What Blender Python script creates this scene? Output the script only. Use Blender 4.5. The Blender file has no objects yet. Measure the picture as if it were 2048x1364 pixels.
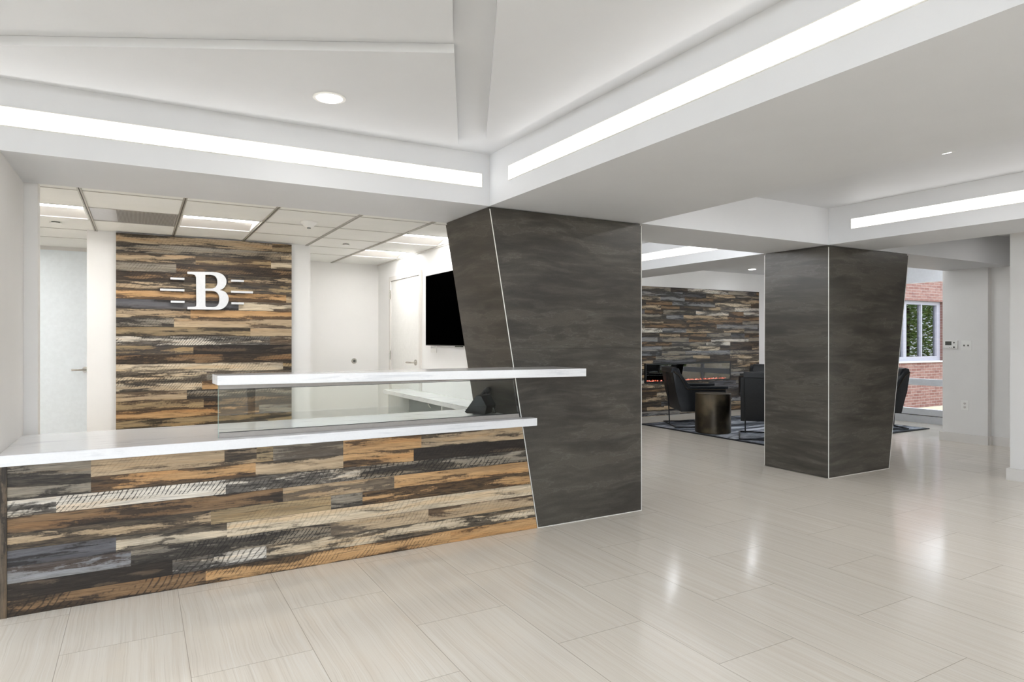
import bpy, bmesh, math, random
from mathutils import Vector, Matrix
random.seed(7)
C = bpy.context.scene.collection
PI = math.pi
# ------------------------------------------------------------------ camera
FPX, HOR, CAMZ = 1303.0, 678.0, 1.28
YAW = math.atan2(1303, 2279)
cam = bpy.data.cameras.new('camera'); camo = bpy.data.objects.new('camera', cam); C.objects.link(camo)
cam.sensor_width = 36; cam.lens = FPX * 36 / 2048; cam.shift_y = -(682 - HOR) / 2048
cam.clip_start = .05; cam.clip_end = 200
camo.location = (0, 0, CAMZ); camo.rotation_euler = (PI / 2, 0, -YAW)
bpy.context.scene.camera = camo
vs = bpy.context.scene.view_settings
bpy.context.scene.display_settings.display_device = 'sRGB'
vs.view_transform = 'Standard'; vs.look = 'None'; vs.exposure = 1.6; vs.gamma = 1; vs.use_curve_mapping = False

def lin(r, g=None, b=None):
    if g is None: r, g, b = r
    f = lambda c: (c/255)/12.92 if c/255 <= .04045 else ((c/255+.055)/1.055)**2.4
    return (f(r), f(g), f(b))

# ------------------------------------------------------------------ mesh helpers
def bm_new(): return bmesh.new()
def box(bm, x0, x1, y0, y1, z0, z1):
    v = [bm.verts.new(p) for p in ((x0,y0,z0),(x1,y0,z0),(x1,y1,z0),(x0,y1,z0),(x0,y0,z1),(x1,y0,z1),(x1,y1,z1),(x0,y1,z1))]
    for f in ((0,3,2,1),(4,5,6,7),(0,1,5,4),(1,2,6,5),(2,3,7,6),(3,0,4,7)): bm.faces.new([v[i] for i in f])
    return bm
def prism(bm, pts, z0, z1, axis='z'):
    """extrude a 2D outline; axis z: pts (x,y); y: pts (x,z); x: pts (y,z)"""
    def m(p, q):
        return {'z': (p[0], p[1], q), 'y': (p[0], q, p[1]), 'x': (q, p[0], p[1])}[axis]
    a = [bm.verts.new(m(p, z0)) for p in pts]; b = [bm.verts.new(m(p, z1)) for p in pts]
    bm.faces.new(a); bm.faces.new(b[::-1]); n = len(pts)
    for i in range(n): bm.faces.new((a[i], b[i], b[(i+1) % n], a[(i+1) % n]))
    return bm
def cyl(bm, c, r, h, axis='z', seg=32, r2=None):
    r2 = r if r2 is None else r2
    a, b = [], []
    for i in range(seg):
        t = 2*PI*i/seg; ca, sa = math.cos(t), math.sin(t)
        def m(rr, q):
            if axis == 'z': return (c[0]+rr*ca, c[1]+rr*sa, c[2]+q)
            if axis == 'x': return (c[0]+q, c[1]+rr*ca, c[2]+rr*sa)
            return (c[0]+rr*ca, c[1]+q, c[2]+rr*sa)
        a.append(bm.verts.new(m(r, 0))); b.append(bm.verts.new(m(r2, h)))
    bm.faces.new(a); bm.faces.new(b[::-1])
    for i in range(seg): bm.faces.new((a[i], b[i], b[(i+1) % seg], a[(i+1) % seg]))
    return bm
def lathe(bm, c, prof, seg=40, axis='z'):
    rings = []
    for r, h in prof:
        ring = []
        for i in range(seg):
            t = 2*PI*i/seg
            if axis == 'z': p = (c[0]+r*math.cos(t), c[1]+r*math.sin(t), c[2]+h)
            elif axis == 'x': p = (c[0]+h, c[1]+r*math.cos(t), c[2]+r*math.sin(t))
            else: p = (c[0]+r*math.cos(t), c[1]+h, c[2]+r*math.sin(t))
            ring.append(bm.verts.new(p))
        rings.append(ring)
    for k in range(len(rings)-1):
        for i in range(seg): bm.faces.new((rings[k][i], rings[k][(i+1) % seg], rings[k+1][(i+1) % seg], rings[k+1][i]))
    bm.faces.new(rings[0]); bm.faces.new(rings[-1][::-1])
    return bm
def tube(bm, pts, r, seg=10):
    pts = [Vector(p) for p in pts]; rings = []
    for i, p in enumerate(pts):
        d = (pts[min(i+1, len(pts)-1)] - pts[max(i-1, 0)]).normalized()
        u = d.cross(Vector((0, 0, 1)) if abs(d.z) < .9 else Vector((1, 0, 0))).normalized(); w = d.cross(u)
        rings.append([bm.verts.new(p + r*(math.cos(2*PI*k/seg)*u + math.sin(2*PI*k/seg)*w)) for k in range(seg)])
    for a, b in zip(rings, rings[1:]):
        for k in range(seg): bm.faces.new((a[k], a[(k+1) % seg], b[(k+1) % seg], b[k]))
    bm.faces.new(rings[0]); bm.faces.new(rings[-1][::-1])
    return bm
def bev(bm, w, seg=2):
    bmesh.ops.bevel(bm, geom=bm.edges[:], offset=w, segments=seg, affect='EDGES', profile=.7)
    return bm
def obj(name, bm, mat, parent=None, local=False, smooth=False, label=None):
    """link one mesh; world-space vertices are moved into the parent's frame unless local"""
    bmesh.ops.recalc_face_normals(bm, faces=bm.faces[:])
    if parent is not None and not local:
        inv = world_mat(parent).inverted()
        bmesh.ops.transform(bm, matrix=inv, verts=bm.verts[:])
    me = bpy.data.meshes.new(name); bm.to_mesh(me); bm.free()
    if smooth:
        for p in me.polygons: p.use_smooth = True
        try: me.set_sharp_from_angle(angle=math.radians(35))
        except Exception: pass
    me.materials.append(mat)
    o = bpy.data.objects.new(name, me); C.objects.link(o)
    if parent is not None: o.parent = parent
    if label: o['label'] = label
    return o
def world_mat(o):
    m = Matrix.LocRotScale(o.location, o.rotation_euler, o.scale)
    return world_mat(o.parent) @ m if o.parent else m
def tag(o, label, cat, group=None, kind=None):
    if label: o['label'] = label
    if cat: o['category'] = cat
    if group: o['group'] = group
    if kind: o['kind'] = kind
    return o
def thing(name, label, cat, loc, rz=0, group=None):
    o = bpy.data.objects.new(name, None); C.objects.link(o); o.empty_display_size = .1
    o.location = loc; o.rotation_euler = (0, 0, rz)
    return tag(o, label, cat, group)
def struct(name, bm, mat, label=None):
    o = obj(name, bm, mat); o['kind'] = 'structure'; o['category'] = name.split('_')[0].rstrip('0123456789.')
    if label: o['label'] = label
    return o
def dup(root, loc, rz, label, group=None):
    r = root.copy(); C.objects.link(r); r.location = loc; r.rotation_euler = (0, 0, rz); r['label'] = label
    if group: r['group'] = group
    for ch in list(root.children):
        c = ch.copy(); C.objects.link(c); c.parent = r
        for g in list(ch.children):
            d = g.copy(); C.objects.link(d); d.parent = c
    return r

# ------------------------------------------------------------------ materials
class NT:
    def __init__(s, name):
        s.m = bpy.data.materials.new(name); s.m.use_nodes = True
        s.t = s.m.node_tree; s.t.nodes.clear()
        s.out = s.t.nodes.new('ShaderNodeOutputMaterial')
    def n(s, typ, **kw):
        nd = s.t.nodes.new(typ)
        for k, v in kw.items(): setattr(nd, k, v)
        return nd
    def l(s, a, b): s.t.links.new(a, b)
    def put(s, sock, v):
        if isinstance(v, bpy.types.NodeSocket): s.l(v, sock)
        elif v is not None:
            try: sock.default_value = v
            except Exception: sock.default_value = (*v, 1)
    def math(s, op, a, b=None, c=None, clamp=False):
        nd = s.n('ShaderNodeMath', operation=op); nd.use_clamp = clamp
        s.put(nd.inputs[0], a)
        if b is not None: s.put(nd.inputs[1], b)
        if c is not None: s.put(nd.inputs[2], c)
        return nd.outputs[0]
    def mix(s, f, a, b, mode='MIX'):
        nd = s.n('ShaderNodeMix', data_type='RGBA', blend_type=mode)
        s.put(nd.inputs[0], f); s.put(nd.inputs[6], a if isinstance(a, bpy.types.NodeSocket) else (*a, 1)); s.put(nd.inputs[7], b if isinstance(b, bpy.types.NodeSocket) else (*b, 1))
        return nd.outputs[2]
    def smooth(s, v, a, b, lo=0., hi=1.):
        nd = s.n('ShaderNodeMapRange', interpolation_type='SMOOTHSTEP')
        s.put(nd.inputs[0], v); s.put(nd.inputs[1], a); s.put(nd.inputs[2], b); s.put(nd.inputs[3], lo); s.put(nd.inputs[4], hi)
        return nd.outputs[0]
    def comb(s, x, y, z=0.):
        nd = s.n('ShaderNodeCombineXYZ'); s.put(nd.inputs[0], x); s.put(nd.inputs[1], y); s.put(nd.inputs[2], z); return nd.outputs[0]
    def sep(s, v):
        nd = s.n('ShaderNodeSeparateXYZ'); s.l(v, nd.inputs[0]); return nd.outputs
    def noise(s, vec, scale=1., detail=4., rough=.55, dist=0.):
        nd = s.n('ShaderNodeTexNoise'); s.l(vec, nd.inputs['Vector'])
        nd.inputs['Scale'].default_value = scale; nd.inputs['Detail'].default_value = detail
        nd.inputs['Roughness'].default_value = rough; nd.inputs['Distortion'].default_value = dist
        return nd.outputs[0]
    def pos(s): return s.n('ShaderNodeNewGeometry').outputs['Position']
    def pbr(s, col, rough=.5, metal=0., spec=None, bump=None, bstr=.1, bdist=.01, coat=None, ior=None):
        p = s.n('ShaderNodeBsdfPrincipled')
        s.put(p.inputs['Base Color'], col if isinstance(col, bpy.types.NodeSocket) else (*col, 1))
        s.put(p.inputs['Roughness'], rough); p.inputs['Metallic'].default_value = metal
        if spec is not None: p.inputs['Specular IOR Level'].default_value = spec
        if ior is not None: p.inputs['IOR'].default_value = ior
        if coat: p.inputs['Coat Weight'].default_value = coat[0]; p.inputs['Coat Roughness'].default_value = coat[1]
        if bump is not None:
            b = s.n('ShaderNodeBump'); b.inputs['Strength'].default_value = bstr; b.inputs['Distance'].default_value = bdist
            s.l(bump, b.inputs['Height']); s.l(b.outputs[0], p.inputs['Normal'])
        s.l(p.outputs[0], s.out.inputs[0]); return p

def simple(name, col, rough=.5, metal=0., nscale=None, namt=.02, spec=None, bstr=0., coat=None):
    t = NT(name); c = lin(col)
    nz = t.noise(t.pos(), nscale or 30, 4)
    f = t.smooth(nz, .3, .7, 1-namt, 1+namt)
    cc = t.mix(1., c, t.comb(f, f, f), 'MULTIPLY')
    t.pbr(cc, rough, metal, spec, bump=nz if bstr else None, bstr=bstr, bdist=.002, coat=coat)
    return t.m
def emis(name, col, s):
    t = NT(name); e = t.n('ShaderNodeEmission'); e.inputs[0].default_value = (*col, 1); e.inputs[1].default_value = s
    t.l(e.outputs[0], t.out.inputs[0]); return t.m
def thin_glass(name, tint, refl=1., rough=0., ior=1.5):
    t = NT(name); tr = t.n('ShaderNodeBsdfTransparent'); tr.inputs[0].default_value = (*tint, 1)
    g = t.n('ShaderNodeBsdfGlossy'); g.inputs['Roughness'].default_value = rough; g.inputs[0].default_value = (1, 1, 1, 1)
    f = t.n('ShaderNodeFresnel'); f.inputs[0].default_value = ior
    m = t.n('ShaderNodeMixShader'); t.l(t.math('MULTIPLY', f.outputs[0], refl, clamp=True), m.inputs[0])
    t.l(tr.outputs[0], m.inputs[1]); t.l(g.outputs[0], m.inputs[2]); t.l(m.outputs[0], t.out.inputs[0]); return t.m

# white wall paint with a faint orange-peel texture
def paint(name, col, rough=.55):
    t = NT(name); p = t.pos(); nz = t.noise(p, 2.2, 3); fine = t.noise(p, 180, 2)
    f = t.smooth(nz, .3, .7, .985, 1.015)
    t.pbr(t.mix(1., lin(col), t.comb(f, f, f), 'MULTIPLY'), rough, bump=fine, bstr=.06, bdist=.002); return t.m
M = {}
M['paint'] = paint('white_wall_paint', (232, 230, 227))
M['paint_lit'] = paint('lit_white_wall_paint', (245, 244, 242))  # lighter copy of the wall paint, stronger light put into its colour
M['ceil'] = paint('ceiling_paint', (217, 218, 220))
M['base'] = paint('baseboard_paint', (225, 221, 216), .35)
M['led'] = emis('led_diffuser', (1, .99, .98), 1.25)
M['led_added'] = emis('added_strip_diffuser', (1, .99, .98), 2.8)  # glow of the unseen strips added in the right coffer
M['led_added_cool'] = emis('added_strip_diffuser_cool', (.96, .98, 1.), 8.)  # cool glow of the added lounge strips, standing in for daylight
M['troffer_lens'] = emis('troffer_lens', (1, .99, .975), 6.6)
M['downlight'] = emis('downlight_lens', (1, .97, .93), 5.)
M['steel'] = simple('brushed_steel', (158, 152, 146), .45, .15, 60, .03)
M['alum'] = simple('satin_aluminium', (200, 200, 202), .35, .6, 60, .03)
M['frame'] = simple('light_grey_window_frame', (236, 239, 244), .4)
M['trimwhite'] = simple('white_metal_trim', (236, 234, 228), .35, .2)
M['nickel'] = simple('satin_nickel', (190, 186, 178), .25, .9)
M['black'] = simple('black_powder_coat', (22, 22, 24), .4, .3)
M['leather'] = simple('black_leather', (20, 23, 27), .42, 0, 45, .25, bstr=.25)
M['leather2'] = simple('black_leather_smooth', (17, 21, 26), .36, 0, 20, .15, bstr=.1)
M['piping'] = simple('dark_bronze_rod', (62, 54, 46), .35, .8)
M['plastic_w'] = simple('white_plastic', (238, 237, 233), .35)
M['plastic_k'] = simple('black_plastic', (15, 16, 17), .4)
M['screen_off'] = simple('tv_screen_glass', (1, 1, 1), .9, spec=.0)
M['gsteel'] = simple('grey_laminate', (168, 172, 172), .5)
M['lcd'] = simple('lcd_grey', (78, 80, 74), .25)
M['tbar'] = simple('ceiling_grid_bar', (178, 174, 166), .4, .3)
M['tbar_dark'] = simple('ceiling_grid_slot', (96, 92, 86), .6)
M['glass'] = thin_glass('clear_glass', (.93, .955, .945), .6)
M['glass_edge'] = simple('glass_edge_green', (150, 178, 170), .15)
M['winglass'] = thin_glass('window_glass', (.95, .97, .96), .8)

def mat_tile_ceiling():
    t = NT('mineral_fibre_tile'); p = t.pos()
    n1 = t.noise(p, 260, 2, .6); n2 = t.noise(p, 3, 2)
    sp = t.smooth(n1, .62, .72); f = t.math('SUBTRACT', t.smooth(n2, .3, .7, .98, 1.02), t.math('MULTIPLY', sp, .10))
    t.pbr(t.mix(1., lin(241, 241, 237), t.comb(f, f, f), 'MULTIPLY'), .85, bump=n1, bstr=.2, bdist=.002); return t.m
M['tile'] = mat_tile_ceiling()

def mat_quartz():
    t = NT('white_quartz'); x, y, z = t.sep(t.pos())
    v = t.comb(t.math('MULTIPLY', x, 2.5), t.math('MULTIPLY', y, 9.), t.math('MULTIPLY', z, 34.))
    n = t.noise(v, 1., 6, .65, .6); n2 = t.noise(t.pos(), 90, 3)
    c = t.mix(t.smooth(n, .52, .70), lin(229, 229, 230), lin(207, 208, 211))
    f = t.smooth(n2, .3, .7, .985, 1.01)
    t.pbr(t.mix(1., c, t.comb(f, f, f), 'MULTIPLY'), .12, spec=.5); return t.m
M['quartz'] = mat_quartz()

def mat_floor():
    t = NT('vein_cut_porcelain_floor'); x, y, z = t.sep(t.pos())
    W, L = .4525, .915
    u = t.math('DIVIDE', t.math('ADD', x, .283 + 40*W), W); ci = t.math('FLOOR', u); fu = t.math('FRACT', u)
    odd = t.math('MODULO', ci, 2.)
    v = t.math('DIVIDE', t.math('ADD', t.math('SUBTRACT', y, 3.195 - 20*L), t.math('MULTIPLY', odd, L/2)), L)
    ri = t.math('FLOOR', v); fv = t.math('FRACT', v)
    du = t.math('MULTIPLY', t.math('MINIMUM', fu, t.math('SUBTRACT', 1., fu)), W)
    dv = t.math('MULTIPLY', t.math('MINIMUM', fv, t.math('SUBTRACT', 1., fv)), L)
    d = t.math('MINIMUM', du, dv)
    joint = t.smooth(d, .0006, .0020, 1., 0.)
    wn = t.n('ShaderNodeTexWhiteNoise'); wn.noise_dimensions = '2D'; t.l(t.comb(ci, ri), wn.inputs['Vector'])
    rnd = wn.outputs['Value']; rc = t.sep(wn.outputs['Color'])
    yy = t.math('ADD', y, t.math('MULTIPLY', rnd, 37.)); xx = t.math('ADD', x, t.math('MULTIPLY', rc[0], 11.))
    warp = t.noise(t.comb(t.math('MULTIPLY', xx, 1.5), t.math('MULTIPLY', yy, 2.2)), 1., 3)
    xw = t.math('ADD', xx, t.math('MULTIPLY', warp, .035))
    big = t.noise(t.comb(t.math('MULTIPLY', xw, 40.), t.math('MULTIPLY', yy, .55)), 1., 3, .6)
    fine = t.noise(t.comb(t.math('MULTIPLY', xw, 190.), t.math('MULTIPLY', yy, 1.3)), 1., 4, .6)
    c = t.mix(t.smooth(big, .30, .70), lin(231, 222, 209), lin(238, 231, 220))
    c = t.mix(t.math('MULTIPLY', t.smooth(fine, .52, .70), .42), c, lin(200, 190, 176))
    c = t.mix(t.math('MULTIPLY', t.smooth(fine, .46, .32), .45), c, lin(243, 240, 234))
    g = t.smooth(rc[1], 0., 1., .985, 1.015)
    c = t.mix(1., c, t.comb(g, g, g), 'MULTIPLY')
    c = t.mix(t.math('MULTIPLY', joint, .62), c, lin(140, 124, 104))
    h = t.math('SUBTRACT', fine, t.math('MULTIPLY', joint, .6))
    r = t.smooth(big, .3, .7, .10, .17)
    t.pbr(c, r, spec=.5, bump=h, bstr=.035, bdist=.004); return t.m
M['floor'] = mat_floor()

def mat_stone():
    t = NT('charcoal_slate_porcelain'); x, y, z = t.sep(t.pos())
    a = t.math('ADD', x, t.math('MULTIPLY', y, .83))
    lo = t.noise(t.comb(t.math('MULTIPLY', a, .7), 0., t.math('MULTIPLY', z, 1.1)), 1., 3, .5)
    zz = t.math('ADD', z, t.math('MULTIPLY', lo, .22))
    n1 = t.noise(t.comb(t.math('MULTIPLY', a, 1.5), t.math('MULTIPLY', lo, 1.2), t.math('MULTIPLY', zz, 8.)), 1., 10, .62, .1)
    n2 = t.noise(t.comb(t.math('MULTIPLY', a, 2.4), 3., t.math('MULTIPLY', zz, 20.)), 1., 9, .60, .3)
    n3 = t.noise(t.pos(), 170, 3, .7)
    big = t.noise(t.comb(t.math('MULTIPLY', a, 1.), 7., t.math('MULTIPLY', z, 1.8)), 1., 3, .5, .3)
    c = t.mix(t.smooth(n1, .36, .68), lin(50, 46, 41), lin(78, 73, 65))
    c = t.mix(t.math('MULTIPLY', t.smooth(n2, .46, .74), .5), c, lin(98, 94, 85))
    c = t.mix(t.math('MULTIPLY', t.smooth(big, .45, .7), .35), c, lin(84, 80, 72))
    ridge = t.math('ABSOLUTE', t.math('SUBTRACT', n2, .46))
    c = t.mix(t.math('MULTIPLY', t.smooth(ridge, .0, .010, 1., 0.), t.math('MULTIPLY', t.smooth(lo, .47, .58), .45)), c, lin(46, 43, 39))
    r2 = t.math('ABSOLUTE', t.math('SUBTRACT', n1, .56))
    c = t.mix(t.math('MULTIPLY', t.smooth(r2, .0, .014, 1., 0.), .20), c, lin(126, 122, 114))
    f = t.smooth(n3, .3, .75, .90, 1.14)
    t.pbr(t.mix(1., c, t.comb(f, f, f), 'MULTIPLY'), .33, spec=.55, bump=n3, bstr=.05, bdist=.002); return t.m
M['stone'] = mat_stone()

def mat_wood():
    """reclaimed boards: every board is a face carrying its own light colour, stain colour and wear amounts"""
    t = NT('reclaimed_barn_wood')
    A = t.n('ShaderNodeAttribute', attribute_name='board_light').outputs['Color']
    B = t.n('ShaderNodeAttribute', attribute_name='board_stain').outputs['Color']
    Pn = t.n('ShaderNodeAttribute', attribute_name='board_wear').outputs['Vector']
    frac, saw, band = t.sep(Pn)
    uv = t.n('ShaderNodeUVMap', uv_map='boards').outputs[0]; u, v, _ = t.sep(uv)
    Q = t.n('ShaderNodeAttribute', attribute_name='board_seed').outputs['Vector']; seed, vmid, hgt = t.sep(Q)
    rel = t.math('DIVIDE', t.math('SUBTRACT', v, vmid), hgt)          # -.5 .. .5 across the board
    warp = t.noise(t.comb(t.math('MULTIPLY', u, 2.), t.math('MULTIPLY', v, 6.), seed), 1., 3)
    vw = t.math('ADD', v, t.math('MULTIPLY', t.math('SUBTRACT', warp, .5), .05))
    # tone drift inside a board
    n0 = t.noise(t.comb(t.math('MULTIPLY', u, 1.3), t.math('MULTIPLY', vw, 24.), seed), 1., 4, .55, .2)
    warm = t.mix(1., A, (1.09, .98, .85), 'MULTIPLY'); pale = t.mix(1., A, (1.16, 1.20, 1.26), 'MULTIPLY')
    c = t.mix(t.math('MULTIPLY', t.smooth(n0, .5, .6), .75), A, pale)
    c = t.mix(t.math('MULTIPLY', t.smooth(n0, .47, .38), .75), c, warm)
    nb = t.noise(t.comb(t.math('MULTIPLY', u, 1.1), t.math('MULTIPLY', vw, 11.), t.math('ADD', seed, 21.)), 1., 5, .6, .2)
    c = t.mix(t.math('MULTIPLY', t.smooth(nb, .54, .60), .7), c, t.mix(1., c, (.62, .64, .68), 'MULTIPLY'))
    # stain patches with ragged edges
    n1 = t.noise(t.comb(t.math('MULTIPLY', u, 1.9), t.math('MULTIPLY', vw, 17.), t.math('ADD', seed, 9.)), 1., 7, .62, .25)
    ragg = t.noise(t.comb(t.math('MULTIPLY', u, 60.), t.math('MULTIPLY', v, 50.), seed), 1., 3, .7)
    rag2 = t.noise(t.comb(t.math('MULTIPLY', u, 9.), t.math('MULTIPLY', v, 70.), t.math('ADD', seed, 2.)), 1., 6, .7)
    edge = t.math('MULTIPLY', t.math('POWER', t.math('ABSOLUTE', t.math('MULTIPLY', t.math('SUBTRACT', rel, t.math('MULTIPLY', t.math('SUBTRACT', warp, .5), .9)), 2.)), 2.), t.math('MULTIPLY', band, .16))
    val = t.math('ADD', t.math('ADD', n1, edge), t.math('ADD', t.math('MULTIPLY', t.math('SUBTRACT', ragg, .5), .10), t.math('MULTIPLY', t.math('SUBTRACT', rag2, .5), .22)))
    th = t.math('SUBTRACT', .70, t.math('MULTIPLY', frac, .40))
    stain = t.smooth(val, t.math('SUBTRACT', th, .022), t.math('ADD', th, .028))
    soft = t.smooth(val, t.math('SUBTRACT', th, .10), t.math('ADD', th, .03))
    c = t.mix(t.math('MULTIPLY', soft, .38), c, B)
    c = t.mix(t.math('MULTIPLY', stain, t.smooth(rag2, .35, .65, .95, .62)), c, B)
    crack = t.noise(t.comb(t.math('MULTIPLY', u, 3.), t.math('MULTIPLY', vw, 110.), t.math('ADD', seed, 6.)), 1., 4, .6)
    c = t.mix(t.math('MULTIPLY', t.smooth(crack, .60, .66), .6), c, B)
    # curved saw marks across the board
    su = t.math('ADD', t.math('SUBTRACT', u, t.math('MULTIPLY', v, .75)), t.math('MULTIPLY', t.math('MULTIPLY', rel, rel), .02))
    fq = t.math('ADD', 230., t.math('MULTIPLY', t.math('SINE', seed), 70.))
    wv = t.math('SINE', t.math('ADD', t.math('MULTIPLY', su, fq), t.math('MULTIPLY', t.noise(t.comb(t.math('MULTIPLY', u, 14.), t.math('MULTIPLY', v, 10.), seed), 1., 2), 9.)))
    gate = t.smooth(t.noise(t.comb(t.math('MULTIPLY', u, 3.5), t.math('MULTIPLY', v, 12.), t.math('ADD', seed, 4.)), 1., 4, .6), .43, .53)
    mk = t.math('MULTIPLY', t.math('MULTIPLY', t.smooth(wv, .45, .92), gate), saw)
    mk = t.math('MULTIPLY', mk, t.smooth(ragg, .30, .50))
    c = t.mix(t.math('MULTIPLY', mk, .9), c, B)
    # grain
    g = t.noise(t.comb(t.math('MULTIPLY', u, 7.), t.math('MULTIPLY', vw, 260.), seed), 1., 5, .65)
    gf = t.smooth(g, .3, .7, .74, 1.20)
    c = t.mix(1., c, t.comb(gf, gf, gf), 'MULTIPLY')
    # dark hairline at each board edge
    he = t.math('MULTIPLY', t.smooth(t.math('ABSOLUTE', rel), .478, .496), .65)
    c = t.mix(he, c, (.012, .010, .008))
    t.pbr(c, .5, spec=.3, bump=g, bstr=.15, bdist=.002); return t.m
M['wood'] = mat_wood()

def mat_rug():
    t = NT('abstract_woven_rug'); x, y, z = t.sep(t.pos())
    v = t.comb(t.math('MULTIPLY', x, 1.1), t.math('MULTIPLY', y, 4.5))
    n = t.noise(v, 1., 7, .68, 1.1); m = t.noise(v, 2.3, 5, .6, .6)
    c = t.mix(t.smooth(n, .38, .52), lin(40, 44, 54), lin(134, 140, 152))
    c = t.mix(t.smooth(n, .5, .6), c, lin(214, 218, 226)); c = t.mix(t.math('MULTIPLY', t.smooth(m, .55, .62), .8), c, lin(64, 68, 78))
    ex = t.math('MINIMUM', t.math('SUBTRACT', x, 6.5), t.math('SUBTRACT', 9.75, x)); ey = t.math('MINIMUM', t.math('SUBTRACT', y, 5.09), t.math('SUBTRACT', 7.52, y))
    c = t.mix(t.smooth(t.math('MINIMUM', ex, ey), .03, .05, 1., 0.), c, lin(26, 27, 30))
    t.pbr(c, .9, bump=t.noise(t.pos(), 300, 2), bstr=.5, bdist=.004); return t.m
M['rug'] = mat_rug()

def mat_brick():
    t = NT('red_brick'); x, y, z = t.sep(t.pos())
    b = t.n('ShaderNodeTexBrick'); t.l(t.comb(x, z), b.inputs['Vector']); b.offset = .5
    for k, vv in (('Scale', 1.), ('Mortar Size', .0045), ('Mortar Smooth', .2), ('Brick Width', .19), ('Row Height', .057), ('Bias', -.1)): b.inputs[k].default_value = vv
    b.inputs['Color1'].default_value = (*lin(98, 63, 56), 1); b.inputs['Color2'].default_value = (*lin(116, 86, 79), 1); b.inputs['Mortar'].default_value = (*lin(128, 121, 117), 1)
    n = t.noise(t.comb(t.math('MULTIPLY', x, 6.), t.math('MULTIPLY', z, 20.)), 1., 4)
    c = t.mix(t.math('MULTIPLY', t.smooth(n, .52, .66), .5), b.outputs[0], lin(80, 52, 52))
    t.pbr(c, .85, bump=b.outputs['Fac'], bstr=-.3, bdist=.01); return t.m
M['brick'] = mat_brick()
def mat_drum():
    t = NT('blackened_bronze'); n = t.noise(t.pos(), 3.5, 4)
    t.pbr(t.mix(t.smooth(n, .35, .65), lin(62, 56, 48), lin(98, 88, 72)), t.smooth(n, .3, .7, .34, .44), .85); return t.m
M['drum'] = mat_drum()
def mat_ember():
    t = NT('glowing_embers'); n = t.noise(t.pos(), 24, 4)
    e = t.n('ShaderNodeEmission'); c = t.mix(t.smooth(n, .42, .6), (1., .12, .05), (1., .36, .28)); t.l(c, e.inputs[0]); t.l(t.smooth(n, .3, .65, .25, .75), e.inputs[1])
    t.l(e.outputs[0], t.out.inputs[0]); return t.m
M['ember'] = mat_ember()
M['flame'] = emis('orange_flame', (1., .22, .03), .45)
M['leaf'] = simple('green_leaves', (140, 170, 98), .6, 0, 3, .35)
M['bark'] = simple('tree_bark', (92, 76, 60), .9)
M['gravel'] = simple('tan_gravel', (176, 160, 136), .95, 0, 8, .2)
M['shade_slat'] = simple('grey_vertical_blind', (176, 182, 190), .7)
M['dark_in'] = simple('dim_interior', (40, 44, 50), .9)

# ------------------------------------------------------------------ reclaimed-board panels
PAL = dict(T=(174,151,121), O=(183,144,99), C=(200,182,155), W=(203,193,178), G=(138,128,113), S=(92,90,92), L=(134,132,131), N=(128,101,72), V=(158,136,102), D=(84,70,56))
DK = dict(k=(33,28,24), b=(60,45,33), s=(48,46,48), g=(80,71,61))
def boards(name, rows, clip, place, mat, parent=None, thick=.02):
    """rows: [z0, z1, [(x0, x1, light, stain, frac, saw, band), ...]]; clip(z) -> x limits; place(x, z, out) -> world point"""
    bm = bm_new(); uvl = bm.loops.layers.uv.new('boards')
    la = bm.faces.layers  # per-face values go in after the mesh exists
    data = []
    for z0, z1, bl in rows:
        for (x0, x1, A, B, fr, sw, bd) in bl:
            a0, a1 = max(x0, clip(z0)[0]), min(x1, clip(z0)[1]); b0, b1 = max(x0, clip(z1)[0]), min(x1, clip(z1)[1])
            if a1 - a0 < .004 and b1 - b0 < .004: continue
            if x1 > 90: pass
            f = bm.faces.new([bm.verts.new(place(p, q, 1)) for p, q in ((a0, z0), (max(a1, a0+.001), z0), (max(b1, b0+.001), z1), (b0, z1))])
            sd = random.uniform(0, 50)
            for lp, (p, q) in zip(f.loops, ((a0, z0), (a1, z0), (b1, z1), (b0, z1))): lp[uvl].uv = (p + sd, q)
            data.append((lin(A), lin(B), (fr, sw, bd), (sd, (z0+z1)/2, z1-z0)))
    nf = len(bm.faces)
    # backing body
    zlo, zhi = rows[-1][0], rows[0][1]
    zlo, zhi = min(r[0] for r in rows), max(r[1] for r in rows)
    cs = [(clip(zlo)[0], zlo), (clip(zlo)[1], zlo), (clip(zhi)[1], zhi), (clip(zhi)[0], zhi)]
    fr_ = [bm.verts.new(place(p, q, .97)) for p, q in cs]; bk = [bm.verts.new(place(p, q, 0)) for p, q in cs]
    bm.faces.new(bk)
    for i in range(4): bm.faces.new((fr_[i], fr_[(i+1) % 4], bk[(i+1) % 4], bk[i]))
    while len(data) < len(bm.faces): data.append((lin(70, 56, 44), lin(34, 29, 25), (.4, 0, 0), (3., 0., 9.)))
    if parent is not None:
        bmesh.ops.transform(bm, matrix=world_mat(parent).inverted(), verts=bm.verts[:])
    me = bpy.data.meshes.new(name); bm.to_mesh(me); bm.free()
    for nm, idx in (('board_light', 0), ('board_stain', 1)):
        at = me.attributes.new(nm, 'FLOAT_COLOR', 'FACE')
        for i, d in enumerate(data): at.data[i].color = (*d[idx], 1)
    for nm, idx in (('board_wear', 2), ('board_seed', 3)):
        at = me.attributes.new(nm, 'FLOAT_VECTOR', 'FACE')
        for i, d in enumerate(data): at.data[i].vector = d[idx]
    me.materials.append(mat); o = bpy.data.objects.new(name, me); C.objects.link(o)
    if parent is not None: o.parent = parent
    return o
def P_(s, x0, x1):
    """'T k .3 1 .5' -> light, stain, share of stain, saw marks, dark edges"""
    a, b, f, sw, bd = s.split(); return (x0, x1, PAL[a], DK[b], float(f), float(sw), float(bd))
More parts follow.
